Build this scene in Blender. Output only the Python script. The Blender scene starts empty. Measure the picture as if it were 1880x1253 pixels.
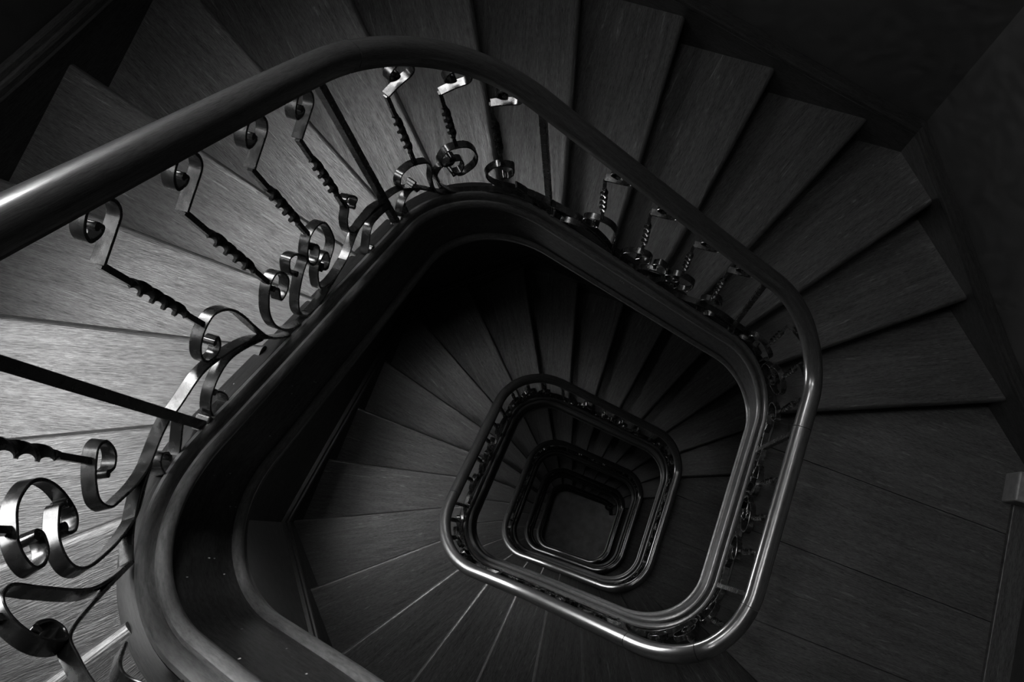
import bpy, bmesh, math, random
import numpy as np
from mathutils import Vector, Matrix
random.seed(7)
COL = bpy.context.scene.collection
H = 3.8                     # storey height
NR = 23                     # risers per turn
RIS = H / NR
P_ = [1628.242856, 1053.919328, 991.133889, -0.089805, -0.284102, 0.222268, -0.177722, 0.12177, 0.110306, -0.181436, 0.017587, 0.076993, 0.066284, 0.076081, 0.067226, 0.175465, 0.48, 0.720103, 1.034249, 0.972136, 0.921409, 1.587525, 0.898023, 0.984315, 0.184619, 0.191019]
B_ = [[0.9976775, -0.0148852, -0.0664686], [0.0, 0.9758301, -0.2185305], [0.068115, 0.218023, 0.9735637]]
F = P_[0]
ZL = P_[23] * H + .012             # depth of the landing in view below the camera
GZ = ZL + 4 * H             # depth of the ground floor


def W(x, y, Z):
    """plan x (right), y (towards the viewer), depth Z below the camera -> Blender world (ground floor at z=0)"""
    return Vector((x, -y, GZ - Z))


# ------------------------------------------------------------------ plan of the well
def plan_curve(q, rs, n=240):
    T = []
    for k in range(4):
        a, b, c = q[k - 1], q[k], q[(k + 1) % 4]
        u = (a - b) / np.linalg.norm(a - b); v = (c - b) / np.linalg.norm(c - b)
        half = np.arccos(np.clip(u @ v, -1, 1)) / 2
        t = rs[k] / np.tan(half); cen = b + (u + v) / np.linalg.norm(u + v) * rs[k] / np.sin(half)
        T.append((b + u * t, b + v * t, cen, rs[k]))
    out, S, s0 = [], [], 0.0
    tt = np.arange(n) / n
    for k in range(4):
        p0, p1 = T[k - 1][1], T[k][0]; L = np.linalg.norm(p1 - p0)
        out.append(p0 + (p1 - p0) * tt[:, None]); S.append(s0 + tt * L); s0 += L
        e0, e1, cen, r = T[k]
        a0 = np.arctan2(*(e0 - cen)[::-1]); a1 = np.arctan2(*(e1 - cen)[::-1])
        while a1 < a0: a1 += 2 * np.pi
        an = a0 + (a1 - a0) * tt
        out.append(cen + r * np.column_stack([np.cos(an), np.sin(an)])); S.append(s0 + tt * r * (a1 - a0)); s0 += r * (a1 - a0)
    return np.concatenate(out), np.concatenate(S), s0


PL, SS, LT = plan_curve(np.array(P_[3:11]).reshape(4, 2) * H, np.array(P_[11:15]) * H)
_t = np.roll(PL, -1, 0) - np.roll(PL, 1, 0); _t /= np.linalg.norm(_t, axis=1)[:, None]
IDX = SS / LT


def _profile():
    w = [1.0] + list(P_[18:23]); l0, l1 = P_[16], P_[17]
    tt = np.linspace(0, 1, 2001)
    edges = np.array([0, .13, .25, .38, l0, l1, .85, 1.0001]); wt = np.array([w[0], w[1], w[2], w[3], 0, w[4], w[5]])
    sl = wt[np.clip(np.searchsorted(edges, tt, side='right') - 1, 0, 6)]
    sl = np.convolve(np.concatenate([sl[-41:-1], sl, sl[1:41]]), np.ones(81) / 81, 'valid')
    c = np.concatenate([[0], np.cumsum((sl[1:] + sl[:-1]) / 2)])
    return tt, c / c[-1]


_PT, _PC = _profile()


def plan(i, d=0.0):
    """point of the well curve at turn fraction i, d metres in towards the well"""
    f = (i % 1.0)
    x = np.interp(f, IDX, PL[:, 0], period=1.0); y = np.interp(f, IDX, PL[:, 1], period=1.0)
    tx = np.interp(f, IDX, _t[:, 0], period=1.0); ty = np.interp(f, IDX, _t[:, 1], period=1.0)
    n = math.hypot(tx, ty); tx /= n; ty /= n
    return x - ty * d, y + tx * d, tx, ty


def rail_z(i):
    t = math.floor(i)
    return H * (P_[15] + t + float(np.interp(i - t, _PT, _PC)))


_CO = ([0, .06, .15, .22, .27, .34, .42, .46, .50, .55, .66, .69, .72, .75, .78, .81, .84, .90, .955, 1],
       [.765, .765, .750, .735, .725, .71, .70, .69, .685, .69, .69, .71, .78, .815, .80, .77, .745, .735, .74, .765])


def curb_z(i):
    return rail_z(i) + float(np.interp(i % 1.0, *_CO))


NOZ = [(0.455, 0.293, 0.7113, 0.7029, 0.6908),
       (0.317, 0.348, 0.5085, 0.861, 0.7254),
       (0.18, 0.333, 0.2244, 0.9745, 0.7574),
       (0.021, 0.284, 0.0148, 0.9999, 0.7955),
       (-0.122, 0.24, -0.2055, 0.9787, 0.83),
       (-0.264, 0.197, -0.4233, 0.906, 0.864),
       (-0.407, 0.153, -0.6145, 0.789, 0.8985),
       (-0.541, 0.087, -0.8129, 0.5824, 0.9333),
       (-0.621, -0.049, -0.9375, 0.348, 0.9702),
       (-0.609, -0.2, -0.9963, 0.0857, 0.0054),
       (-0.56, -0.359, -0.9909, -0.1343, 0.0437),
       (-0.52, -0.492, -0.929, -0.3701, 0.0756),
       (-0.475, -0.639, -0.821, -0.5709, 0.111),
       (-0.429, -0.79, -0.6556, -0.7551, 0.1474),
       (-0.336, -0.93, -0.4227, -0.9062, 0.1866),
       (-0.194, -0.994, -0.1491, -0.9888, 0.223),
       (-0.013, -0.968, 0.0816, -0.9967, 0.2655),
       (0.141, -0.915, 0.3056, -0.9522, 0.3029),
       (0.303, -0.86, 0.492, -0.8706, 0.3424),
       (0.448, -0.81, 0.6844, -0.7291, 0.3777),
       (0.627, -0.748, 0.8333, -0.5529, 0.4211),
       (0.744, -0.64, 0.9472, -0.3206, 0.4586),
       (0.774, -0.491, 0.999, -0.0447, 0.4939)]
WALL = [(-1.66, -.10), (-1.08, -1.61), (-.28, -2.0), (1.28, -1.46), (1.885, -.193), (1.54, 1.0), (.8, 1.6), (-1.17, .98)]
WNAME = ['left', 'back_left', 'back', 'back_right', 'right', 'front_right', 'front', 'front_left']


def seg_hit(px, py, dx, dy):
    """first wall hit of the ray from (px,py): (distance, wall index, parameter)"""
    best = None
    for k in range(8):
        ax, ay = WALL[k]; bx, by = WALL[(k + 1) % 8]
        ex, ey = bx - ax, by - ay
        den = dx * ey - dy * ex
        if abs(den) < 1e-9: continue
        t = ((ax - px) * ey - (ay - py) * ex) / den
        u = ((ax - px) * dy - (ay - py) * dx) / den
        if t > 0 and -1e-6 <= u <= 1 + 1e-6 and (best is None or t < best[0]): best = (t, k, u)
    return best


_LPC = {}
def line_pts(j, shift=0.0, din=-0.022):
    if (j, shift, din) not in _LPC: _LPC[(j, shift, din)] = _line_pts(j, shift, din)
    return dict(_LPC[(j, shift, din)])


def _line_pts(j, shift=0.0, din=-0.022):
    """nosing line j (1..23) moved shift metres up-stair: inner end on the string, outer end on the wall"""
    px, py, dx, dy, i0 = NOZ[j - 1]
    # up-stair direction = anticlockwise in the picture; outward direction is d
    ux, uy = dy, -dx
    tx, ty = plan(i0)[2:]
    if ux * tx + uy * ty > 0: ux, uy = -ux, -uy
    px += ux * shift; py += uy * shift
    best = None
    for q in np.linspace(i0 - .06, i0 + .06, 241):
        x, y, _, _ = plan(q, din)
        e = abs((x - px) * dy - (y - py) * dx)
        if best is None or e < best[0]: best = (e, q, x, y)
    hit = seg_hit(best[2], best[3], dx, dy)
    ox, oy = best[2] + dx * hit[0], best[3] + dy * hit[0]
    return dict(i=best[1], inner=(best[2], best[3]), outer=(ox, oy), wall=hit[1], u=hit[2], d=(dx, dy), up=(ux, uy))


def noz_z(j, turn):
    """depth of nosing j of the flight that leaves landing `turn` (landing 0 is the one in view)"""
    return ZL + turn * H + (j - 1) * RIS


# ------------------------------------------------------------------ helpers
def link(o, parent=None):
    COL.objects.link(o)
    if parent is not None: o.parent = parent
    return o


def mesh_obj(name, bm, mat, parent=None, smooth=False):
    me = bpy.data.meshes.new(name)
    bmesh.ops.recalc_face_normals(bm, faces=bm.faces)
    if smooth:
        for f in bm.faces: f.smooth = True
    bm.to_mesh(me); bm.free()
    if mat: me.materials.append(mat)
    if smooth == 'auto':
        try: me.set_sharp_from_angle(angle=math.radians(38))
        except Exception: pass
    return link(bpy.data.objects.new(name, me), parent)


def thing(name, label, cat, loc=(0, 0, 0), group=None):
    o = bpy.data.objects.new(name, None); COL.objects.link(o)
    o.location = loc; o['label'] = label; o['category'] = cat
    if group: o['group'] = group
    return o


def tag(o, label, cat, group=None):
    o['label'] = label; o['category'] = cat
    if group: o['group'] = group
    return o


def new_bm():
    bm = bmesh.new(); bm.loops.layers.uv.new('UVMap'); return bm


def uv_planar(bm, faces, d, off=(0, 0)):
    """u along the plan direction d, v across; side faces use the height"""
    uv = bm.loops.layers.uv.active
    dx, dy = d[0], -d[1]
    for f in faces:
        for l in f.loops:
            c = l.vert.co
            l[uv].uv = (c.x * dx + c.y * dy + off[0], -c.x * dy + c.y * dx + .6 * c.z + off[1])


def prism(bm, pts, Z0, Z1):
    """plan polygon extruded from depth Z0 (top) to Z1 (bottom)"""
    top = [bm.verts.new(W(x, y, Z0)) for x, y in pts]
    bot = [bm.verts.new(W(x, y, Z1)) for x, y in pts]
    n = len(pts); fs = [bm.faces.new(top), bm.faces.new(bot[::-1])]
    for k in range(n): fs.append(bm.faces.new((top[k], bot[k], bot[(k + 1) % n], top[(k + 1) % n])))
    return top, bot, fs


def sweep(bm, frames, prof, closed_ends=True, u0=0.0):
    """frames: list of (origin, a-axis, b-axis); prof: closed list of (a, b)"""
    uv = bm.loops.layers.uv.active
    rings = []; us = []; u = u0; prev = None
    for (o, a, b) in frames:
        if prev is not None: u += (o - prev).length
        prev = o; us.append(u)
        rings.append([bm.verts.new(o + a * p[0] + b * p[1]) for p in prof])
    vs = [0.0]
    for k in range(len(prof)):
        q = prof[(k + 1) % len(prof)]; vs.append(vs[-1] + math.hypot(q[0] - prof[k][0], q[1] - prof[k][1]))
    n = len(prof)
    for r in range(len(rings) - 1):
        for k in range(n):
            f = bm.faces.new((rings[r][k], rings[r][(k + 1) % n], rings[r + 1][(k + 1) % n], rings[r + 1][k]))
            for l, (uu, vv) in zip(f.loops, ((us[r], vs[k]), (us[r], vs[k + 1]), (us[r + 1], vs[k + 1]), (us[r + 1], vs[k]))): l[uv].uv = (uu, vv)
    if closed_ends:
        bm.faces.new(rings[0][::-1]); bm.faces.new(rings[-1])


def box(bm, c, sx, sy, sz, rot=0.0, bev=0.0):
    m = Matrix.Translation(c) @ Matrix.Rotation(rot, 4, 'Z') @ Matrix.Diagonal((sx, sy, sz, 1))
    r = bmesh.ops.create_cube(bm, size=1.0, matrix=m)
    if bev:
        es = list({e for v in r['verts'] for e in v.link_edges})
        bmesh.ops.bevel(bm, geom=es, offset=bev, segments=2, profile=.5, affect='EDGES')


# ------------------------------------------------------------------ materials
def nodes_of(name):
    m = bpy.data.materials.new(name); m.use_nodes = True
    nt = m.node_tree; b = nt.nodes['Principled BSDF']
    return m, nt, b


def ramp(nt, fac, stops):
    r = nt.nodes.new('ShaderNodeValToRGB'); e = r.color_ramp.elements
    while len(e) < len(stops): e.new(.5)
    for el, (p, v) in zip(e, stops): el.position = p; el.color = (v, v, v, 1)
    nt.links.new(fac, r.inputs['Fac']); return r.outputs['Color']


def wood(name, dark, light, rough=.35, grain=1.0, bump=.15, coat=0.0, worn=0.0, spec=.5, specks=0.0):
    m, nt, b = nodes_of(name); L = nt.links
    uv = nt.nodes.new('ShaderNodeUVMap')
    def noise(sx, sy, scale, detail=5, rough_=.6, dist=0.0):
        mp = nt.nodes.new('ShaderNodeMapping'); mp.inputs['Scale'].default_value = (sx, sy, 1)
        L.new(uv.outputs['UV'], mp.inputs['Vector'])
        n = nt.nodes.new('ShaderNodeTexNoise'); n.inputs['Scale'].default_value = scale; n.inputs['Detail'].default_value = detail
        n.inputs['Roughness'].default_value = rough_; n.inputs['Distortion'].default_value = dist
        L.new(mp.outputs['Vector'], n.inputs['Vector']); return n.outputs['Fac']
    g1 = noise(2.2, 30 * grain, 2.0, 6, .65, .8)        # broad figure along the board
    g2 = noise(38, 440 * grain, 1.0, 3, .7)             # fine pores
    g3 = noise(1.2, 2.2, 2.0, 3, .5)                    # large patches
    mx = nt.nodes.new('ShaderNodeMath'); mx.operation = 'MULTIPLY_ADD'; mx.inputs[1].default_value = .62
    L.new(g2, mx.inputs[0])
    m2 = nt.nodes.new('ShaderNodeMath'); m2.operation = 'MULTIPLY'; m2.inputs[1].default_value = .38; L.new(g1, m2.inputs[0])
    L.new(m2.outputs[0], mx.inputs[2])
    col = ramp(nt, mx.outputs[0], [(.35, dark), (.63, light)])
    L.new(ramp(nt, mx.outputs[0], [(.36, spec * .5), (.58, spec * 1.1)]), b.inputs['Specular IOR Level'])
    mixp = nt.nodes.new('ShaderNodeMix'); mixp.data_type = 'RGBA'; mixp.blend_type = 'MULTIPLY'; mixp.inputs['Factor'].default_value = .55
    L.new(col, mixp.inputs['A']); L.new(ramp(nt, g3, [(.3, .55), (.7, 1.0)]), mixp.inputs['B'])
    out = mixp.outputs['Result']
    if worn:
        w1 = noise(3, 40, 2.2, 6, .7, .8)
        mw = nt.nodes.new('ShaderNodeMix'); mw.data_type = 'RGBA'
        L.new(ramp(nt, w1, [(.60, 0.0), (.66, worn)]), mw.inputs['Factor'])
        L.new(out, mw.inputs['A']); mw.inputs['B'].default_value = (light * 4.5,) * 3 + (1,)
        out = mw.outputs['Result']
    if specks:                                          # spatters of pale paint
        mp = nt.nodes.new('ShaderNodeMapping'); mp.inputs['Scale'].default_value = (38, 38, 1); L.new(uv.outputs['UV'], mp.inputs['Vector'])
        vo = nt.nodes.new('ShaderNodeTexVoronoi'); vo.inputs['Scale'].default_value = 1.0; L.new(mp.outputs['Vector'], vo.inputs['Vector'])
        ms = nt.nodes.new('ShaderNodeMix'); ms.data_type = 'RGBA'
        big = noise(2, 2, 2.0, 2, .5)
        mm = nt.nodes.new('ShaderNodeMath'); mm.operation = 'MULTIPLY'
        L.new(ramp(nt, vo.outputs['Distance'], [(.05, 1.0), (.085, 0.0)]), mm.inputs[0]); L.new(ramp(nt, big, [(.5, 0.0), (.56, 1.0)]), mm.inputs[1])
        L.new(mm.outputs[0], ms.inputs['Factor']); L.new(out, ms.inputs['A']); ms.inputs['B'].default_value = (specks,) * 3 + (1,)
        out = ms.outputs['Result']
    L.new(out, b.inputs['Base Color'])
    L.new(ramp(nt, mx.outputs[0], [(.3, min(1, rough + .14)), (.7, rough)]), b.inputs['Roughness'])
    if coat:
        b.inputs['Coat Weight'].default_value = coat; b.inputs['Coat Roughness'].default_value = .18
    bp = nt.nodes.new('ShaderNodeBump'); bp.inputs['Strength'].default_value = bump; bp.inputs['Distance'].default_value = .004
    L.new(mx.outputs[0], bp.inputs['Height']); L.new(bp.outputs['Normal'], b.inputs['Normal'])
    return m


def lacquer(name, v, rough, bump=.2, scale=60, metal=0.0, spec=.5):
    m, nt, b = nodes_of(name); L = nt.links
    tc = nt.nodes.new('ShaderNodeTexCoord')
    n = nt.nodes.new('ShaderNodeTexNoise'); n.inputs['Scale'].default_value = scale; n.inputs['Detail'].default_value = 4
    L.new(tc.outputs['Object'], n.inputs['Vector'])
    L.new(ramp(nt, n.outputs['Fac'], [(.3, v * .7), (.75, v * 1.4)]), b.inputs['Base Color'])
    L.new(ramp(nt, n.outputs['Fac'], [(.3, max(0, rough - .06)), (.75, rough + .1)]), b.inputs['Roughness'])
    b.inputs['Metallic'].default_value = metal; b.inputs['Specular IOR Level'].default_value = spec
    bp = nt.nodes.new('ShaderNodeBump'); bp.inputs['Strength'].default_value = bump; bp.inputs['Distance'].default_value = .002
    L.new(n.outputs['Fac'], bp.inputs['Height']); L.new(bp.outputs['Normal'], b.inputs['Normal'])
    return m


M_TREAD = wood('polished_tread_wood', .006, .034, .26, 1.0, .3, 0, .35)
M_RISER = wood('riser_wood', .02, .05, .5, 1.0, .1)
M_STRING = wood('dark_varnished_wood', .007, .019, .34, .6, .08, specks=.35)
M_CAP = wood('varnished_moulding_wood', .03, .075, .30, .5, .08)
M_RAIL = wood('polished_handrail_wood', .009, .030, .28, 1.6, .06, .9)
M_BOARD = wood('landing_board_wood', .012, .038, .45, .7, .2, 0, .25)
M_IRON = lacquer('black_painted_iron', .007, .24, .14, 55, 0, .55)
M_WALL = lacquer('dark_wall_paint', .015, .6, .15, 25)
M_SOFFIT = lacquer('dark_soffit_paint', .02, .6, .1, 25)
M_SKIRT = wood('dark_skirting_wood', .006, .017, .3, .5, .06)
M_FLOOR = lacquer('worn_ground_floor_stone', .6, .5, .1, 6)
M_PLINTH = lacquer('pale_painted_block', .10, .5, .05, 40)
M_DOOR = lacquer('dark_door_paint', .012, .4, .1, 30)

# ------------------------------------------------------------------ walls, floor, ceiling
ZTOP = -4.6
def wall_off(d):
    """the wall polygon moved d metres outwards"""
    n = 8; out = []
    cx = sum(p[0] for p in WALL) / n; cy = sum(p[1] for p in WALL) / n
    L = []
    for k in range(n):
        a, b = WALL[k], WALL[(k + 1) % n]; ex, ey = b[0] - a[0], b[1] - a[1]; l = math.hypot(ex, ey)
        nx, ny = ey / l, -ex / l
        if nx * (a[0] - cx) + ny * (a[1] - cy) < 0: nx, ny = -nx, -ny
        L.append((a[0] + nx * d, a[1] + ny * d, ex / l, ey / l))
    for k in range(n):
        a, b = L[k - 1], L[k]
        den = a[2] * b[3] - a[3] * b[2]
        t = ((b[0] - a[0]) * b[3] - (b[1] - a[1]) * b[2]) / den
        out.append((a[0] + a[2] * t, a[1] + a[3] * t))
    return out


WA, WB = wall_off(.03), wall_off(.17)
# windows beside the left of the well, one pair on every storey: wall, from, to, top depth, sill depth, daylight
WIN = [(0, .03, .50, -.3, 1.0), (1, .15, .65, -.4, .95)]
DAY = [(-1, 110.0, 110.0), (0, 20.0, 31.0), (1, 24.0, 30.0), (2, 15.0, 8.0), (3, 5.0, 3.0), (4, 5.0, 5.0)]  # the lowest pair is added to brighten the ground floor
HOLES = [(k, u0, u1, z0 + H * t, z1 + H * t - (.6 if t else 0), e[i]) for t, *e in DAY for i, (k, u0, u1, z0, z1) in enumerate(WIN)]
EXPO = 0.55

def wall_piece(bm, k, u0, u1, Z0, Z1):
    a, b, c, d = WA[k], WA[(k + 1) % 8], WB[k], WB[(k + 1) % 8]
    lerp = lambda p, q, t: (p[0] + (q[0] - p[0]) * t, p[1] + (q[1] - p[1]) * t)
    prism(bm, [lerp(a, b, u0), lerp(a, b, u1), lerp(c, d, u1), lerp(c, d, u0)], Z0, Z1)


for k in range(8):
    bm = new_bm()
    hole = [h for h in HOLES if h[0] == k]
    if hole:
        u0, u1 = hole[0][1:3]; z = ZTOP
        wall_piece(bm, k, 0, u0, ZTOP, GZ); wall_piece(bm, k, u1, 1, ZTOP, GZ)
        for h in hole:
            wall_piece(bm, k, u0, u1, z, h[3]); z = h[4]
        wall_piece(bm, k, u0, u1, z, GZ)
    else: wall_piece(bm, k, 0, 1, ZTOP, GZ)
    o = mesh_obj('wall_' + WNAME[k], bm, M_WALL); o['kind'] = 'structure'
bm = new_bm(); prism(bm, WB, GZ, GZ + .15); o = mesh_obj('floor', bm, M_FLOOR); o['kind'] = 'structure'
bm = new_bm(); prism(bm, WB, ZTOP - .1, ZTOP); o = mesh_obj('ceiling', bm, M_WALL); o['kind'] = 'structure'

# windows: a frame, glazing bars and a daylit pane set in the opening
def emit(name, v):
    m, nt, b = nodes_of(name)
    b.inputs['Base Color'].default_value = (.8, .8, .8, 1); b.inputs['Emission Color'].default_value = (1, 1, 1, 1); b.inputs['Emission Strength'].default_value = v
    return m


for wi, (k, u0, u1, z0, z1, day) in enumerate(HOLES):
    a, b = Vector(WA[k]), Vector(WA[(k + 1) % 8]); c = Vector(WB[k])
    e = (b - a); l = e.length; e /= l
    nrm = Vector((e.y, -e.x))
    if nrm.dot(c - a) < 0: nrm = -nrm
    p0 = a + e * (u0 * l); wdt = (u1 - u0) * l; hgt = z1 - z0
    ang = math.atan2(-e.y, e.x)
    def at(t, Z, dep): 
        q = p0 + e * t + nrm * dep; return W(q.x, q.y, Z)
    bm = new_bm()
    box(bm, at(wdt / 2, (z0 + z1) / 2, .09), wdt, .02, hgt, ang)
    pane = mesh_obj('window_pane', bm, emit('daylit_glass_%d' % wi, day))
    bm = new_bm()
    for t in (.02, wdt / 2, wdt - .02): box(bm, at(t, (z0 + z1) / 2, .07), .04, .05, hgt, ang)
    nb = max(2, int(hgt / .6))
    for r in range(nb + 1): box(bm, at(wdt / 2, z0 + .02 + (hgt - .04) * r / nb, .07), wdt, .045, .035, ang)
    fr = mesh_obj('window_%d' % (wi + 1), bm, M_SKIRT); fr['kind'] = 'structure'
    pane.parent = fr; pane.name = 'pane'

# unseen roof light, added to bring out the upper handrail's highlight
bm = new_bm(); box(bm, W(-.55, -.45, ZTOP + .03), .9, .9, .02, -.31)
pane = mesh_obj('pane', bm, emit('added_roof_glow', 30.0))
bm = new_bm()
for t in (-.45, -.15, .15, .45):
    ca, sa = math.cos(-.31), math.sin(-.31)
    box(bm, W(-.55 + t * ca, -.45 - t * sa, ZTOP + .05), .05, .95, .04, -.31)
    box(bm, W(-.55 + t * sa, -.45 + t * ca, ZTOP + .05), .95, .05, .04, -.31)
fr = mesh_obj('window_13', bm, M_SKIRT); fr['kind'] = 'structure'; pane.parent = fr

# ------------------------------------------------------------------ the wall string (skirting) heights
LP = {j: line_pts(j) for j in range(1, 24)}
PER = [0.0]
for k in range(8): PER.append(PER[-1] + math.dist(WALL[k], WALL[(k + 1) % 8]))
def per(k, u): return PER[k] + u * (PER[k + 1] - PER[k])
# unwrap the perimeter coordinate of each nosing's wall end, starting at nosing 1
seq = []; base = None
for j in range(1, 24):
    w = per(LP[j]['wall'], LP[j]['u'])
    if seq:
        while w < seq[-1][1] - .5: w += PER[8]
    seq.append((j, w))
WS = np.array([w for _, w in seq]); WZ = np.array([(j - 1) * RIS for j, _ in seq])
W_END = WS[0] + PER[8]
def wall_z(w):
    """depth below its landing of the nosing line along the wall (w unwrapped perimeter)"""
    ww = np.concatenate([WS, [W_END]]); zz = np.concatenate([WZ, [NR * RIS - 0.0]])
    q = w + np.linspace(-.22, .22, 23); t = np.floor((q - WS[0]) / PER[8])
    return float(np.mean(np.interp(q - t * PER[8], ww, zz) + t * H))


# ------------------------------------------------------------------ one flight, built once and copied down the well
def frames_along(i0, i1, n, zfun, tilted):
    out = []
    for q in np.linspace(i0, i1, n):
        x, y, tx, ty = plan(q); e = 1e-3
        o = W(x, y, zfun(q))
        a = Vector((-ty, -tx, 0))                       # in towards the well
        if tilted:
            x1, y1, _, _ = plan(q - e); x2, y2, _, _ = plan(q + e)
            t = (W(x2, y2, zfun(q + e)) - W(x1, y1, zfun(q - e))).normalized()
            b = t.cross(a); b = b if b.z > 0 else -b
        else: b = Vector((0, 0, 1))
        out.append((o, a, b.normalized()))
    return out


I0, I1 = -.506, .494                                     # landing start .. last riser of flight 0
def smooth_curb(q): return (curb_z(q - .012) + curb_z(q) + curb_z(q + .012)) / 3


def string_depth(q):
    f = q % 1.0
    return float(np.interp(f, [0, .44, .50, .66, .72, 1], [.30, .30, .22, .22, .30, .30]))


def tread_poly(lb, lf, din=-.022):
    i1 = lf['i'] + (1 if lf['i'] < lb['i'] - .3 else 0)
    pts = [(*plan(q, din)[:2],) for q in np.linspace(lb['i'], i1, 8)]
    pts[0] = lb['inner']; pts[-1] = lf['inner']
    pts.append(lf['outer'])
    k = lf['wall']
    while k != lb['wall']:
        pts.append(WALL[k]); k = (k - 1) % 8
    pts.append(lb['outer'])
    return [(float(x), float(y)) for x, y in pts]


def clip_half(poly, nx, ny, c):
    """keep n.p <= c"""
    out = []
    for k in range(len(poly)):
        p, q = poly[k], poly[(k + 1) % len(poly)]
        a, b = nx * p[0] + ny * p[1] - c, nx * q[0] + ny * q[1] - c
        if a <= 0: out.append(p)
        if a * b < 0:
            t = a / (a - b); out.append((p[0] + (q[0] - p[0]) * t, p[1] + (q[1] - p[1]) * t))
    return out


def unwrapped(l, ref):
    while l['i'] < ref: l['i'] += 1
    return l


def build_flight(root):
    T = .034
    base = -1                                            # flight 0 leaves landing -1
    # the landing boards
    lb = line_pts(23, .035); lf = line_pts(1)
    poly = []
    for q in np.linspace(lb['i'], lf['i'], 40): poly.append(tuple(float(v) for v in plan(q, -.022)[:2]))
    poly.append(lf['outer']); k = lf['wall']
    while k != lb['wall']:
        poly.append(WALL[k]); k = (k - 1) % 8
    poly.append(lb['outer'])
    nx, ny = -.364, .931
    cuts = [-9, -.6457, -.297, .0306, .37, .71, 9]
    for c0, c1 in zip(cuts[:-1], cuts[1:]):
        pg = clip_half(clip_half(poly, nx, ny, c1 - .0015), -nx, -ny, -c0 - .0015)
        if len(pg) < 3: continue
        bm = new_bm(); Zt = noz_z(1, base)
        prism(bm, pg, Zt, Zt + T)
        bmesh.ops.recalc_face_normals(bm, faces=bm.faces)
        uv_planar(bm, bm.faces, (.931, .364), (random.random() * 5, random.random() * 5))
        mesh_obj('landing_board', bm, M_BOARD, root)
    # treads and risers
    for j in range(1, 23):
        lb = line_pts(j, .035); lf = line_pts(j + 1)
        Zt = noz_z(j + 1, base)
        bm = new_bm(); pts = tread_poly(lb, lf)
        top, bot, fs = prism(bm, pts, Zt, Zt + T)
        bm.edges.ensure_lookup_table()
        es = [e for e in bm.edges if {e.verts[0], e.verts[1]} in ({top[7], top[8]}, {bot[7], bot[8]})]
        bmesh.ops.bevel(bm, geom=es, offset=.016, segments=6, profile=.5, affect='EDGES')
        bmesh.ops.recalc_face_normals(bm, faces=bm.faces)
        dm = ((lb['d'][0] + lf['d'][0]) / 2, (lb['d'][1] + lf['d'][1]) / 2); l = math.hypot(*dm)
        dm = (dm[0] * .4 + lf['d'][0] * .6, dm[1] * .4 + lf['d'][1] * .6); l = math.hypot(*dm)
        uv_planar(bm, bm.faces, (dm[0] / l, dm[1] / l), (random.random() * 7, random.random() * 7))
        mesh_obj('tread', bm, M_TREAD, root)
    for j in range(1, 24):
        la = line_pts(j, .028); lc = line_pts(j, .046)
        Z0 = noz_z(j, base) + T; Z1 = noz_z(j + 1, base) + .004
        bm = new_bm()
        prism(bm, [la['inner'], la['outer'], lc['outer'], lc['inner']], Z0, Z1)
        uv_planar(bm, bm.faces, la['d'], (random.random() * 5, random.random()))
        mesh_obj('riser', bm, M_RISER, root)
    # the closed string round the well, its capping and bottom bead
    n = 260
    fr = frames_along(I0, I1, n, smooth_curb, False)
    bm = new_bm(); uv = bm.loops.layers.uv.active
    rings = []; u = 0; prev = None
    for (o, a, b), q in zip(fr, np.linspace(I0, I1, n)):
        h = string_depth(q)
        prof = [(-.034, -.003), (-.031, 0), (-.004, 0), (-.004, -.02), (.030, -.03), (.030, -h), (-.034, -h)]
        rings.append([bm.verts.new(o + a * p[0] + b * p[1]) for p in prof])
    for r in range(n - 1):
        u1 = u + (fr[r + 1][0] - fr[r][0]).length
        for k in range(7):
            f = bm.faces.new((rings[r][k], rings[r][(k + 1) % 7], rings[r + 1][(k + 1) % 7], rings[r + 1][k]))
            for lp, (uu, vv) in zip(f.loops, ((u, k * .1), (u, k * .1 + .1), (u1, k * .1 + .1), (u1, k * .1))): lp[uv].uv = (uu, vv)
        u = u1
    bm.faces.new(rings[0]); bm.faces.new(rings[-1][::-1])
    mesh_obj('string_board', bm, M_STRING, root, 'auto')
    cap = [(-.001, -.03), (-.001, .002), (.002, .008), (.009, .010), (.015, .007), (.018, .001), (.019, -.006), (.022, -.009), (.025, -.006), (.027, -.001), (.033, .001), (.040, -.002), (.044, -.009), (.043, -.017), (.038, -.022), (.031, -.024)]
    bm = new_bm(); sweep(bm, frames_along(I0, I1, n, smooth_curb, True), cap); mesh_obj('string_capping', bm, M_CAP, root, 'auto')
    bead = [(.029, .020), (.036, .019), (.042, .014), (.044, .008), (.042, .002), (.036, -.003), (.036, -.016), (.029, -.016)]
    bm = new_bm(); sweep(bm, frames_along(I0, I1, n, lambda q: smooth_curb(q) + string_depth(q), True), bead); mesh_obj('bottom_bead', bm, M_CAP, root, 'auto')
    # wall string with its moulded top edge
    prof = [(0, .0), (.010, .0), (.014, -.006), (.016, -.020), (.012, -.030), (.010, -.036), (.010, -.30), (-.028, -.30), (-.028, .012), (-.006, .012)]
    ws = [WS[22] - PER[8]] + [w for w in sorted([PER[k] + t * PER[8] for k in range(8) for t in (-1, 0, 1)] + list(np.arange(WS[22] - PER[8], WS[22], .12))) if WS[22] - PER[8] + .01 < w < WS[22] - .01] + [WS[22]]
    # leave the door wall (index 4) free
    run = []; runs = []
    for w in ws:
        wm = (w + 1e-6) % PER[8]; k = max(q for q in range(8) if PER[q] <= wm)
        run.append(w)
        if k == 4 and abs(wm - PER[4]) < 1e-3: runs.append(run); run = []
        elif k == 4: run = []
        elif k == 5 and abs(wm - PER[5]) < 1e-3: run = [w]
    runs.append(run)
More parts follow.
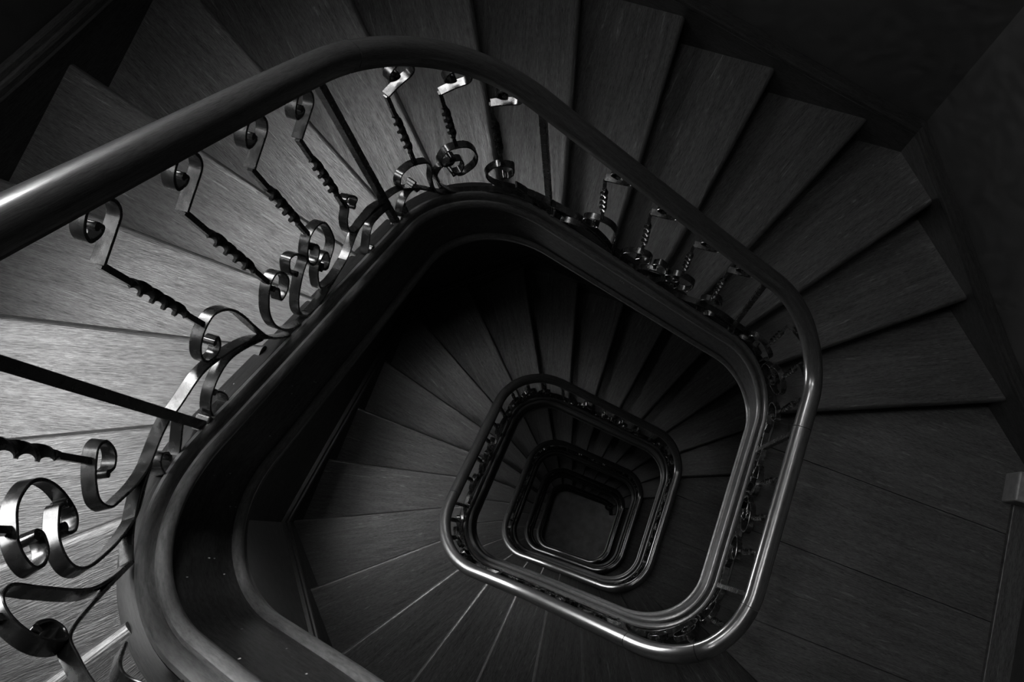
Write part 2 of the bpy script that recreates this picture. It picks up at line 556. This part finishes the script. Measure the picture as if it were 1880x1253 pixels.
    for run in runs:
        if len(run) < 2: continue
        fr = []
        for w in run:
            wm = w % PER[8]; k = max(q for q in range(8) if PER[q] <= wm + 1e-6); t = (wm - PER[k]) / (PER[k + 1] - PER[k])
            a_, b_ = WALL[k], WALL[(k + 1) % 8]
            x, y = a_[0] + (b_[0] - a_[0]) * t, a_[1] + (b_[1] - a_[1]) * t
            def inn(kk):
                p, q = WALL[kk], WALL[(kk + 1) % 8]; ex, ey = q[0] - p[0], q[1] - p[1]; l = math.hypot(ex, ey); v = (-ey / l, ex / l)
                return v if v[0] * (0 - p[0]) + v[1] * (-.3 - p[1]) > 0 else (-v[0], -v[1])
            v = inn(k)
            if t < 1e-4:
                v0 = inn((k - 1) % 8); v = (v[0] + v0[0], v[1] + v0[1]); s = 2 / (v[0] ** 2 + v[1] ** 2); v = (v[0] * s, v[1] * s)
            Z = ZL - H + wall_z(w) - .085
            fr.append((W(x, y, Z), Vector((v[0], -v[1], 0)), Vector((0, 0, 1))))
        bm = new_bm(); sweep(bm, fr, prof); mesh_obj('wall_string', bm, M_SKIRT, root)
    # soffit below the steps and the landing
    bm = new_bm(); cols = []
    rows = [(LP[23], noz_z(1, base) + .16, -1)]
    l0, l1 = LP[23], LP[1]
    ring = []
    for j in [23] + list(range(1, 24)):
        l = line_pts(j)
        Z = noz_z(1, base) + .215 if (j == 23 and not ring) or j == 1 else noz_z(j, base) + .285
        ring.append((l, Z))
    for (la, Za), (lc, Zc) in zip(ring[:-1], ring[1:]):
        ia, ic = la['i'], lc['i']
        while ic < ia - .3: ic += 1
        inner = [(*plan(q, .0)[:2], Za + (Zc - Za) * t) for t, q in zip(np.linspace(0, 1, 7), np.linspace(ia, ic, 7))]
        outer = [(*la['outer'], Za)]
        k = la['wall']; vs = []
        while k != lc['wall']: k = (k + 1) % 8; vs.append(WALL[k])
        for n_, v in enumerate(vs): outer.append((*v, Za + (Zc - Za) * (n_ + 1) / (len(vs) + 1)))
        outer.append((*lc['outer'], Zc))
        poly = inner + outer[::-1]
        f = bm.faces.new([bm.verts.new(W(*p)) for p in poly]); 
    bmesh.ops.triangulate(bm, faces=bm.faces[:])
    ex = bmesh.ops.extrude_face_region(bm, geom=bm.faces[:])
    bmesh.ops.translate(bm, vec=(0, 0, .02), verts=[v for v in ex['geom'] if isinstance(v, bmesh.types.BMVert)])
    mesh_obj('soffit', bm, M_SOFFIT, root)


# ------------------------------------------------------------------ ironwork, drawn on the unrolled railing: (metres along, metres below the handrail)
BAY = {'four': {'len': 0.621, 'strips': [([(0.1298, 0.5423), (0.1405, 0.5387), (0.1298, 0.5677), (0.1127, 0.5851), (0.0978, 0.5793), (0.102, 0.5471), (0.1212, 0.5095), (0.149, 0.4776), (0.1725, 0.4668), (0.1896, 0.4886), (0.1938, 0.5363), (0.1896, 0.604), (0.1874, 0.6806), (0.1981, 0.7252), (0.2237, 0.7667), (0.2579, 0.7882), (0.3049, 0.8161)], 1, 0),
    ([(0.1896, 0.6951), (0.1682, 0.6456), (0.1405, 0.6184), (0.1127, 0.6052), (0.0914, 0.5987), (0.0679, 0.6031), (0.0209, 0.6282), (0, 0.637)], 0, 0),
    ([(0.1768, 0.6728), (0.1447, 0.6436), (0.117, 0.6348), (0.0871, 0.6504), (0.0551, 0.6827), (0.0294, 0.7246), (0.0188, 0.7576), (0.0209, 0.7786), (0.0422, 0.7685), (0.0572, 0.7436), (0.0615, 0.7082), (0.0572, 0.6869)], 0, 1),
    ([(0.2664, 0.5429), (0.2728, 0.5584), (0.26, 0.6012), (0.2793, 0.5913), (0.3006, 0.5556), (0.3027, 0.5186), (0.2921, 0.5042), (0.2686, 0.5229), (0.243, 0.5673), (0.2237, 0.6142), (0.2131, 0.669), (0.2173, 0.7148), (0.2323, 0.7414), (0.2622, 0.7652), (0.3113, 0.7727)], 1, 0),
    ([(0.3198, 0.5622), (0.3134, 0.5418), (0.3305, 0.4991), (0.3454, 0.4949), (0.3561, 0.5162), (0.3583, 0.5456), (0.3284, 0.5832), (0.2921, 0.6391), (0.2686, 0.6909), (0.2643, 0.7324), (0.2793, 0.7502), (0.3156, 0.7464), (0.4266, 0.6849)], 1, 0),
    ([(0.3839, 0.5191), (0.3924, 0.5181), (0.3967, 0.5396), (0.3817, 0.5722), (0.3625, 0.5873), (0.3583, 0.5543), (0.3903, 0.4889), (0.4223, 0.4656), (0.4437, 0.4753), (0.4415, 0.5369), (0.4287, 0.5801), (0.3946, 0.6251), (0.3775, 0.6454), (0.3668, 0.6264)], 1, 1),
    ([(0.3732, 0.6168), (0.3732, 0.6407), (0.3924, 0.6278), (0.4031, 0.5866), (0.3924, 0.5829), (0.3647, 0.6102), (0.3433, 0.6586), (0.3369, 0.6981), (0.3668, 0.711), (0.4266, 0.6849), (0.5205, 0.6032), (0.621, 0.606)], 1, 0),
    ([(0.5291, 0.5087), (0.5483, 0.4877), (0.5355, 0.457), (0.5184, 0.4624), (0.5141, 0.4964), (0.4928, 0.5363), (0.4821, 0.5761), (0.4864, 0.6005), (0.5077, 0.6092), (0.544, 0.5962), (0.5803, 0.5883), (0.621, 0.602)], 1, 0),
    ([(0.621, 0.64), (0.5718, 0.6372), (0.5398, 0.6501), (0.5035, 0.7119), (0.4864, 0.7492), (0.5077, 0.7403)], 0, 1)], 'rods': [(0.148, 0.168, 0.484), (0.2725, 0.168, 0.524), (0.402, 0.168, 0.482), (0.515, 0.168, 0.492)], 'top': 'scroll'}, 
 'three': {'len': 0.474, 'strips': [([(0.1045, 0.603), (0.0779, 0.6265), (0.0638, 0.5796), (0.0794, 0.5342), (0.1138, 0.5097), (0.1389, 0.5085), (0.1623, 0.5171), (0.1655, 0.5575), (0.1545, 0.6166), (0.153, 0.6919), (0.167, 0.7191), (0.2077, 0.7474)], 1, 0),
    ([(0.2249, 0.5017), (0.2343, 0.5059), (0.2218, 0.5436), (0.1999, 0.5517), (0.1952, 0.5223), (0.2187, 0.467), (0.25, 0.4413), (0.2781, 0.4357), (0.2922, 0.4732), (0.2828, 0.5397), (0.2547, 0.5941), (0.2328, 0.6145), (0.2155, 0.591)], 1, 1),
    ([(0.2187, 0.6092), (0.2421, 0.5862), (0.2515, 0.5369), (0.2437, 0.5178), (0.2155, 0.5354), (0.1889, 0.5598), (0.1702, 0.6089), (0.1749, 0.6704), (0.203, 0.7274), (0.2656, 0.7366), (0.3517, 0.6999), (0.4, 0.7)], 1, 0),
    ([(0.3501, 0.5895), (0.3626, 0.5841), (0.3783, 0.5473), (0.3814, 0.5009), (0.3658, 0.503), (0.3376, 0.5259), (0.311, 0.5794), (0.3047, 0.6261), (0.3235, 0.6621), (0.3579, 0.6659), (0.474, 0.64)], 1, 0),
    ([(0.1514, 0.6999), (0.1138, 0.649), (0.0622, 0.6017), (0, 0.592)], 0, 0),
    ([(0.1, 0.655), (0.11576, 0.6436), (0.09360000000000002, 0.6348), (0.06968, 0.6504), (0.04408000000000001, 0.6827), (0.02352, 0.7246), (0.015040000000000001, 0.7576), (0.01672, 0.7786), (0.033760000000000005, 0.7685), (0.04576, 0.7436), (0.0492, 0.7082), (0.04576, 0.6869)], 0, 1),
    ([(0.414, 0.66), (0.38039999999999996, 0.6348), (0.40431999999999996, 0.6504), (0.42991999999999997, 0.6827), (0.45048, 0.7246), (0.45896, 0.7576), (0.45727999999999996, 0.7786), (0.44023999999999996, 0.7685), (0.42823999999999995, 0.7436), (0.42479999999999996, 0.7082), (0.42823999999999995, 0.6869)], 0, 1)], 'rods': [(0.1325, 0.168, 0.518), (0.2475, 0.168, 0.455), (0.3535, 0.168, 0.512)], 'top': 'scroll'}, 
 'corner': {'len': 0.487, 'strips': [([(0.487, 0.675), (0.4823, 0.6815), (0.4446, 0.7367), (0.4139, 0.7642), (0.3978, 0.7532), (0.4072, 0.7212), (0.4259, 0.7003), (0.4299, 0.7151), (0.4232, 0.7279)], 0, 1),
    ([(0.487, 0.634), (0.4139, 0.6811), (0.3805, 0.6788), (0.3538, 0.6531), (0.3417, 0.6331), (0.3484, 0.6009), (0.3698, 0.5718), (0.4005, 0.5401), (0.4206, 0.5235), (0.4286, 0.5323), (0.4165, 0.5709), (0.3965, 0.5921), (0.3858, 0.5834)], 0, 1),
    ([(0.4072, 0.6891), (0.3404, 0.7118), (0.299, 0.6847), (0.2669, 0.6345), (0.2576, 0.6019), (0.2656, 0.5725), (0.2936, 0.5405), (0.3257, 0.5208), (0.3391, 0.5161), (0.3417, 0.5302)], 0, 1),
    ([(0.3123, 0.5402), (0.3043, 0.5536), (0.3097, 0.5672), (0.327, 0.5597), (0.3444, 0.5328), (0.3618, 0.4906), (0.3684, 0.4534), (0.3618, 0.4348), (0.3377, 0.4326), (0.3083, 0.4506), (0.2936, 0.4605), (0.2736, 0.4826), (0.2616, 0.506), (0.2669, 0.5205), (0.2829, 0.5212), (0.3017, 0.5044), (0.307, 0.4889), (0.299, 0.4893)], 1, 1),
    ([(0.2642, 0.7221), (0.2415, 0.6732), (0.2282, 0.6135), (0.2375, 0.515), (0.2429, 0.4694), (0.2322, 0.4558), (0.2148, 0.4632), (0.1894, 0.4907), (0.1707, 0.5236), (0.1654, 0.5602), (0.1801, 0.56), (0.1934, 0.5387), (0.1921, 0.5159), (0.1841, 0.5114)], 0, 1),
    ([(0.2616, 0.7224), (0.2349, 0.673), (0.2055, 0.6207), (0.1801, 0.5804), (0.164, 0.5677), (0.136, 0.5725), (0.06, 0.58), (0, 0.6)], 0, 0),
    ([(0.14144, 0.6728), (0.11576, 0.6436), (0.09360000000000002, 0.6348), (0.06968, 0.6504), (0.04408000000000001, 0.6827), (0.02352, 0.7246), (0.015040000000000001, 0.7576), (0.01672, 0.7786), (0.033760000000000005, 0.7685), (0.04576, 0.7436), (0.0492, 0.7082), (0.04576, 0.6869)], 0, 1),
    ([(0.262, 0.7235), (0.3, 0.715), (0.36, 0.7), (0.412, 0.685)], 0, 0)], 'rods': [(0.210, 0.168, 0.472), (0.309, 0.168, 0.452), (0.4005, 0.168, 0.541)], 'top': 'scroll'}}
TOPS = {'scroll': [(0, .168), (.022, .142), (.045, .115), (.066, .088), (.075, .062), (.071, .044), (.058, .038), (.040, .055), (.023, .082), (.017, .106), (.029, .105), (.040, .093), (.036, .084)]}

def catmull(pts, n=7):
    out = []
    P = [pts[0]] + list(pts) + [pts[-1]]
    for k in range(1, len(P) - 2):
        p0, p1, p2, p3 = (np.array(P[q], float) for q in (k - 1, k, k + 1, k + 2))
        d1 = max(np.linalg.norm(p1 - p0), 1e-4) ** .5; d2 = max(np.linalg.norm(p2 - p1), 1e-4) ** .5; d3 = max(np.linalg.norm(p3 - p2), 1e-4) ** .5
        for t in np.arange(n) / n:
            m1 = (p2 - p0) / (d1 + d2) * d2; m2 = (p3 - p1) / (d2 + d3) * d2
            if k == 1: m1 = (p2 - p1)
            if k == len(P) - 3: m2 = (p2 - p1)
            h = (2 * t**3 - 3 * t**2 + 1) * p1 + (t**3 - 2 * t**2 + t) * m1 + (-2 * t**3 + 3 * t**2) * p2 + (t**3 - t**2) * m2
            out.append(tuple(h))
    out.append(tuple(pts[-1])); return out


def surf(s, dz, d):
    """point d metres in from the handrail line, dz below it, s metres along from the start of turn 0"""
    q = s / LT; x, y, _, _ = plan(q, d)
    return W(x, y, rail_z(q) + dz)


def strip(bm, pts, d0=.004, d1=-.017, th=.0046, curl0=False, curl1=False):
    pts = catmull(pts)
    real = [(s, min(rail_z(s / LT) + dz, smooth_curb(s / LT) - .004)) for s, dz in pts]
    n = len(real); rings = []
    dist = [0]
    for k in range(1, n): dist.append(dist[-1] + math.dist(real[k], real[k - 1]))
    for k in range(n):
        a, b = real[max(k - 1, 0)], real[min(k + 1, n - 1)]
        tx, tz = b[0] - a[0], b[1] - a[1]; l = math.hypot(tx, tz) or 1; nx, nz = -tz / l, tx / l
        t = th
        if curl0: t += .006 * max(0, 1 - dist[k] / .012)
        if curl1: t += .006 * max(0, 1 - (dist[-1] - dist[k]) / .012)
        h = t / 2; s, Z = real[k]
        r = []
        bv = .0011
        for (sg, d) in ((1, d0 - bv), (1, d1 + bv), (.55, d1), (-.55, d1), (-1, d1 + bv), (-1, d0 - bv), (-.55, d0), (.55, d0)):
            q = (s + nx * h * sg) / LT; x, y, _, _ = plan(q, d); r.append(bm.verts.new(W(x, y, Z + nz * h * sg)))
        rings.append(r)
    for a, b in zip(rings[:-1], rings[1:]):
        for k in range(8): bm.faces.new((a[k], a[(k + 1) % 8], b[(k + 1) % 8], b[k]))
    bm.faces.new(rings[0][::-1]); bm.faces.new(rings[-1])
    for on, k, k2 in ((curl0, 0, 3), (curl1, n - 1, n - 4)):
        if not on: continue
        # the rolled eye at the end of the bar
        s, Z = real[k]; R = .0058; cyl = []
        for d in (d0 + .0008, d1 - .0008):
            ring = []
            for m in range(12):
                q = (s + R * math.cos(m * math.pi / 6)) / LT; x, y, _, _ = plan(q, d)
                ring.append(bm.verts.new(W(x, y, Z + R * math.sin(m * math.pi / 6))))
            cyl.append(ring)
        for m in range(12): bm.faces.new((cyl[0][m], cyl[0][(m + 1) % 12], cyl[1][(m + 1) % 12], cyl[1][m]))
        bm.faces.new(cyl[0]); bm.faces.new(cyl[1][::-1])


def rod(bm, s, z0, z1):
    """square bar with a twisted middle"""
    zs = [z0, z0 + .05]
    a, b = z0 + (z1 - z0) * .24, z0 + (z1 - z0) * .80
    nt = 72
    prof = [(z0, .0045, .0045, 0), (a - .02, .0045, .0045, 0)]
    for k in range(nt + 1):
        g = min(1, 7 * k / nt, 7 * (nt - k) / nt)
        prof.append((a + (b - a) * k / nt, .0045 + .0060 * g, .0045 - .0014 * g, 2 * math.pi * 2.5 * k / nt))
    prof += [(b + .02, .0045, .0045, math.pi), (z1, .0045, .0045, math.pi)]
    q = s / LT; x, y, tx, ty = plan(q, -.006); zr = rail_z(q)
    rings = []
    for dz, hw, ht, an in prof:
        ring = []
        for sx, sy in ((1, 1), (-1, 1), (-1, -1), (1, -1)):
            u, v = sx * hw, sy * ht
            ca, sa = u * math.cos(an) - v * math.sin(an), u * math.sin(an) + v * math.cos(an)
            ring.append(bm.verts.new(W(x + tx * ca - ty * sa, y + ty * ca + tx * sa, zr + dz)))
        rings.append(ring)
    for a_, b_ in zip(rings[:-1], rings[1:]):
        for k in range(4): bm.faces.new((a_[k], a_[(k + 1) % 4], b_[(k + 1) % 4], b_[k]))
    bm.faces.new(rings[0][::-1]); bm.faces.new(rings[-1])


POSTS = [-.471, -.345, -.245, -.110, .002, .145, .254, .413]     # turn fractions; the next turn's first is .529
BAYS = ['three', 'three', 'four', 'corner', 'four', 'three', 'four', 'three']


def post(bm, q, r=.0085):
    x, y, tx, ty = plan(q, -.004); rz = rail_z(q); cz = smooth_curb(q)
    ang = math.atan2(-ty, tx)
    top, bot = GZ - rz - .018, GZ - cz - .012
    bp = Vector((x, -y, (top + bot) / 2)); box(bm, bp, 2 * r, 2 * r, top - bot, ang, .0015)
    box(bm, Vector((x, -y, GZ - cz + .004)), .034, .026, .014, ang, .003)


RP = [(.0285 * math.cos(a), .004 + .0245 * math.sin(a)) for a in np.linspace(-.10, math.pi + .10, 19)] + [(-.0275, -.008), (-.020, -.0125), (-.019, -.018), (-.013, -.020), (-.013, -.027), (.013, -.027), (.013, -.020), (.019, -.018), (.020, -.0125), (.0275, -.008)]
JOINTS = [-.471, -.337, -.288, -.243, .010, .165, .529]


def build_railing(root, last=False):
    J = list(JOINTS)
    if last: J[-1] = .455
    for a, b in zip(J[:-1], J[1:]):
        n = max(12, int((b - a) * 420))
        bm = new_bm(); sweep(bm, frames_along(a + .0002, b - .0002, n, rail_z, True), RP)
        mesh_obj('handrail', bm, M_RAIL, root, 'auto')
    for q in POSTS:
        bm = new_bm(); post(bm, q); mesh_obj('post', bm, M_IRON, root)
    ends = POSTS[1:] + [.529]
    for q0, q1, kind in zip(POSTS, ends, BAYS):
        if last and q0 > .4: continue
        s0, s1 = q0 * LT, q1 * LT
        D = BAY[kind]; sc = (s1 - s0) / D['len']
        corner = kind
        for st in D['strips']:
            bm = new_bm(); pts = [(s0 + t * sc, z) for t, z in st[0]]
            strip(bm, pts, curl0=st[1], curl1=st[2]); mesh_obj('iron_scroll', bm, M_IRON, root, 'auto')
        for t, zt, zb in D['rods']:
            s = s0 + t * sc
            bm = new_bm(); rod(bm, s, zt + .002, zb); r = mesh_obj('baluster', bm, M_IRON, root, 'auto')
            bm = new_bm(); strip(bm, [(s + a, z) for a, z in TOPS[D['top']]], th=.005, curl1=True); mesh_obj('top_scroll', bm, M_IRON, r, 'auto')


def seat(root, base):
    """move a built thing's Empty to its base and keep the parts where they stand"""
    for ch in root.children: ch.location = -base
    root.location = base


def copy_tree(o, dz, parent=None):
    c = o.copy(); COL.objects.link(c)
    if parent is not None: c.parent = parent
    else: c.location.z -= dz
    for ch in list(o.children): copy_tree(ch, dz, c)
    return c


FL = ['uppermost wooden stair flight, nearest the camera, with glossy lit treads at the left',
      'second wooden stair flight down, curving behind the large lower loop of handrail',
      'third wooden stair flight down, framed inside the second loop of handrail',
      'fourth wooden stair flight down, small and dim inside the third loop of handrail',
      'lowest wooden stair flight, darkest and smallest, ending on the ground floor']
RL = ['uppermost stair railing crossing the left and top of the view, with large iron scrolls',
      'second stair railing down, its shiny handrail looping along the lower right and bottom',
      'third stair railing down, a rounded square loop of handrail around the well',
      'fourth stair railing down, a small dark loop of handrail deep in the well',
      'lowest stair railing, the innermost loop ending beside the ground floor']
f0 = thing('wooden_staircase', FL[0], 'stairs', group='stair flights down the well')
build_flight(f0)
seat(f0, W(.07, -.32, ZL))
r0 = thing('stair_railing', RL[0], 'railing', group='iron stair railings')
build_railing(r0)
seat(r0, W(.07, -.32, ZL))
for t in range(1, 5):
    c = copy_tree(f0, H * t); c['label'] = FL[t]
    if t < 4: c = copy_tree(r0, H * t); c['label'] = RL[t]
r4 = thing('stair_railing', RL[4], 'railing', group='iron stair railings')
build_railing(r4, True)
# newel at the foot of the lowest railing
x, y, tx, ty = plan(.452)
bm = new_bm()
prof = [(.001, 0), (.075, 0), (.075, .10), (.05, .13), (.045, .35), (.055, .40), (.04, .45), (.036, .80), (.05, .86), (.03, .90), (.055, .96), (.045, 1.02), (.001, 1.05)]
zb = -0.0 + 4 * H
rings = [[bm.verts.new(Vector((x + r * math.cos(2 * math.pi * k / 20), -y + r * math.sin(2 * math.pi * k / 20), z + zb))) for k in range(20)] for r, z in prof]
for a, b in zip(rings[:-1], rings[1:]):
    for k in range(20): bm.faces.new((a[k], a[(k + 1) % 20], b[(k + 1) % 20], b[k]))
bm.faces.new(rings[0][::-1]); bm.faces.new(rings[-1])
mesh_obj('newel', bm, M_IRON, r4, 'auto')
seat(r4, W(.07, -.32, ZL))
r4.location.z -= 4 * H

# the doorway on the landing in view: threshold, casing, leaf and a pale block at its near jamb
a, b = Vector(WALL[4]), Vector(WALL[5]); e = (b - a); l = e.length; e /= l; inn_ = Vector((-abs(e.y), e.x)) if True else None
inn_ = Vector((-e.y, e.x))
if inn_.dot(Vector((0, -.3)) - a) < 0: inn_ = -inn_
ang = math.atan2(-e.y, e.x)
def dp(t, dep, Z):
    q = a + e * t + inn_ * dep; return W(q.x, q.y, Z)
d = bpy.data.objects.new('door_1', None); COL.objects.link(d); d['kind'] = 'structure'
bm = new_bm(); box(bm, dp(.60, -.005, ZL - 1.05), 1.0, .04, 2.06, ang); mesh_obj('door_leaf', bm, M_DOOR, d)
bm = new_bm(); box(bm, dp(.62, .055, ZL - .012), 1.06, .11, .024, ang, .004)
uvl = bm.loops.layers.uv.active
for f in bm.faces:
    for lp in f.loops: lp[uvl].uv = ((Vector((lp.vert.co.x, -lp.vert.co.y)) - a).dot(e), (Vector((lp.vert.co.x, -lp.vert.co.y)) - a).dot(inn_))
mesh_obj('threshold', bm, M_BOARD, d)
bm = new_bm()
for t in (.045, 1.17): box(bm, dp(t, .03, ZL - 1.06), .09, .06, 2.1, ang, .006)
box(bm, dp(.61, .03, ZL - 2.15), 1.22, .06, .10, ang, .006); mesh_obj('door_casing', bm, M_SKIRT, d)
bm = new_bm(); box(bm, dp(.03, .075, ZL - .06), .12, .15, .12, ang, .008); mesh_obj('plinth_block', bm, M_PLINTH, d)

# ------------------------------------------------------------------ camera
Bm = np.array(B_)
def to_b(v): return Vector((v[0], -v[1], -v[2]))
R, D_, N_ = to_b(Bm[:, 0]), to_b(Bm[:, 1]), to_b(Bm[:, 2])
cam = bpy.data.cameras.new('camera'); co = bpy.data.objects.new('camera', cam); COL.objects.link(co)
mw = Matrix((R, -D_, -N_)).transposed().to_4x4(); mw.translation = W(0, 0, 0)
co.matrix_world = mw
cam.lens = F / 1880 * 36; cam.sensor_width = 36; cam.clip_start = .05; cam.clip_end = 60
sc = bpy.context.scene; sc.camera = co
w = bpy.data.worlds.new('world'); sc.world = w; w.use_nodes = True
w.node_tree.nodes['Background'].inputs['Color'].default_value = (.5, .5, .5, 1); w.node_tree.nodes['Background'].inputs['Strength'].default_value = .0
sc.view_settings.view_transform = 'Standard'; sc.view_settings.look = 'None'; sc.view_settings.gamma = 1; sc.view_settings.exposure = EXPO
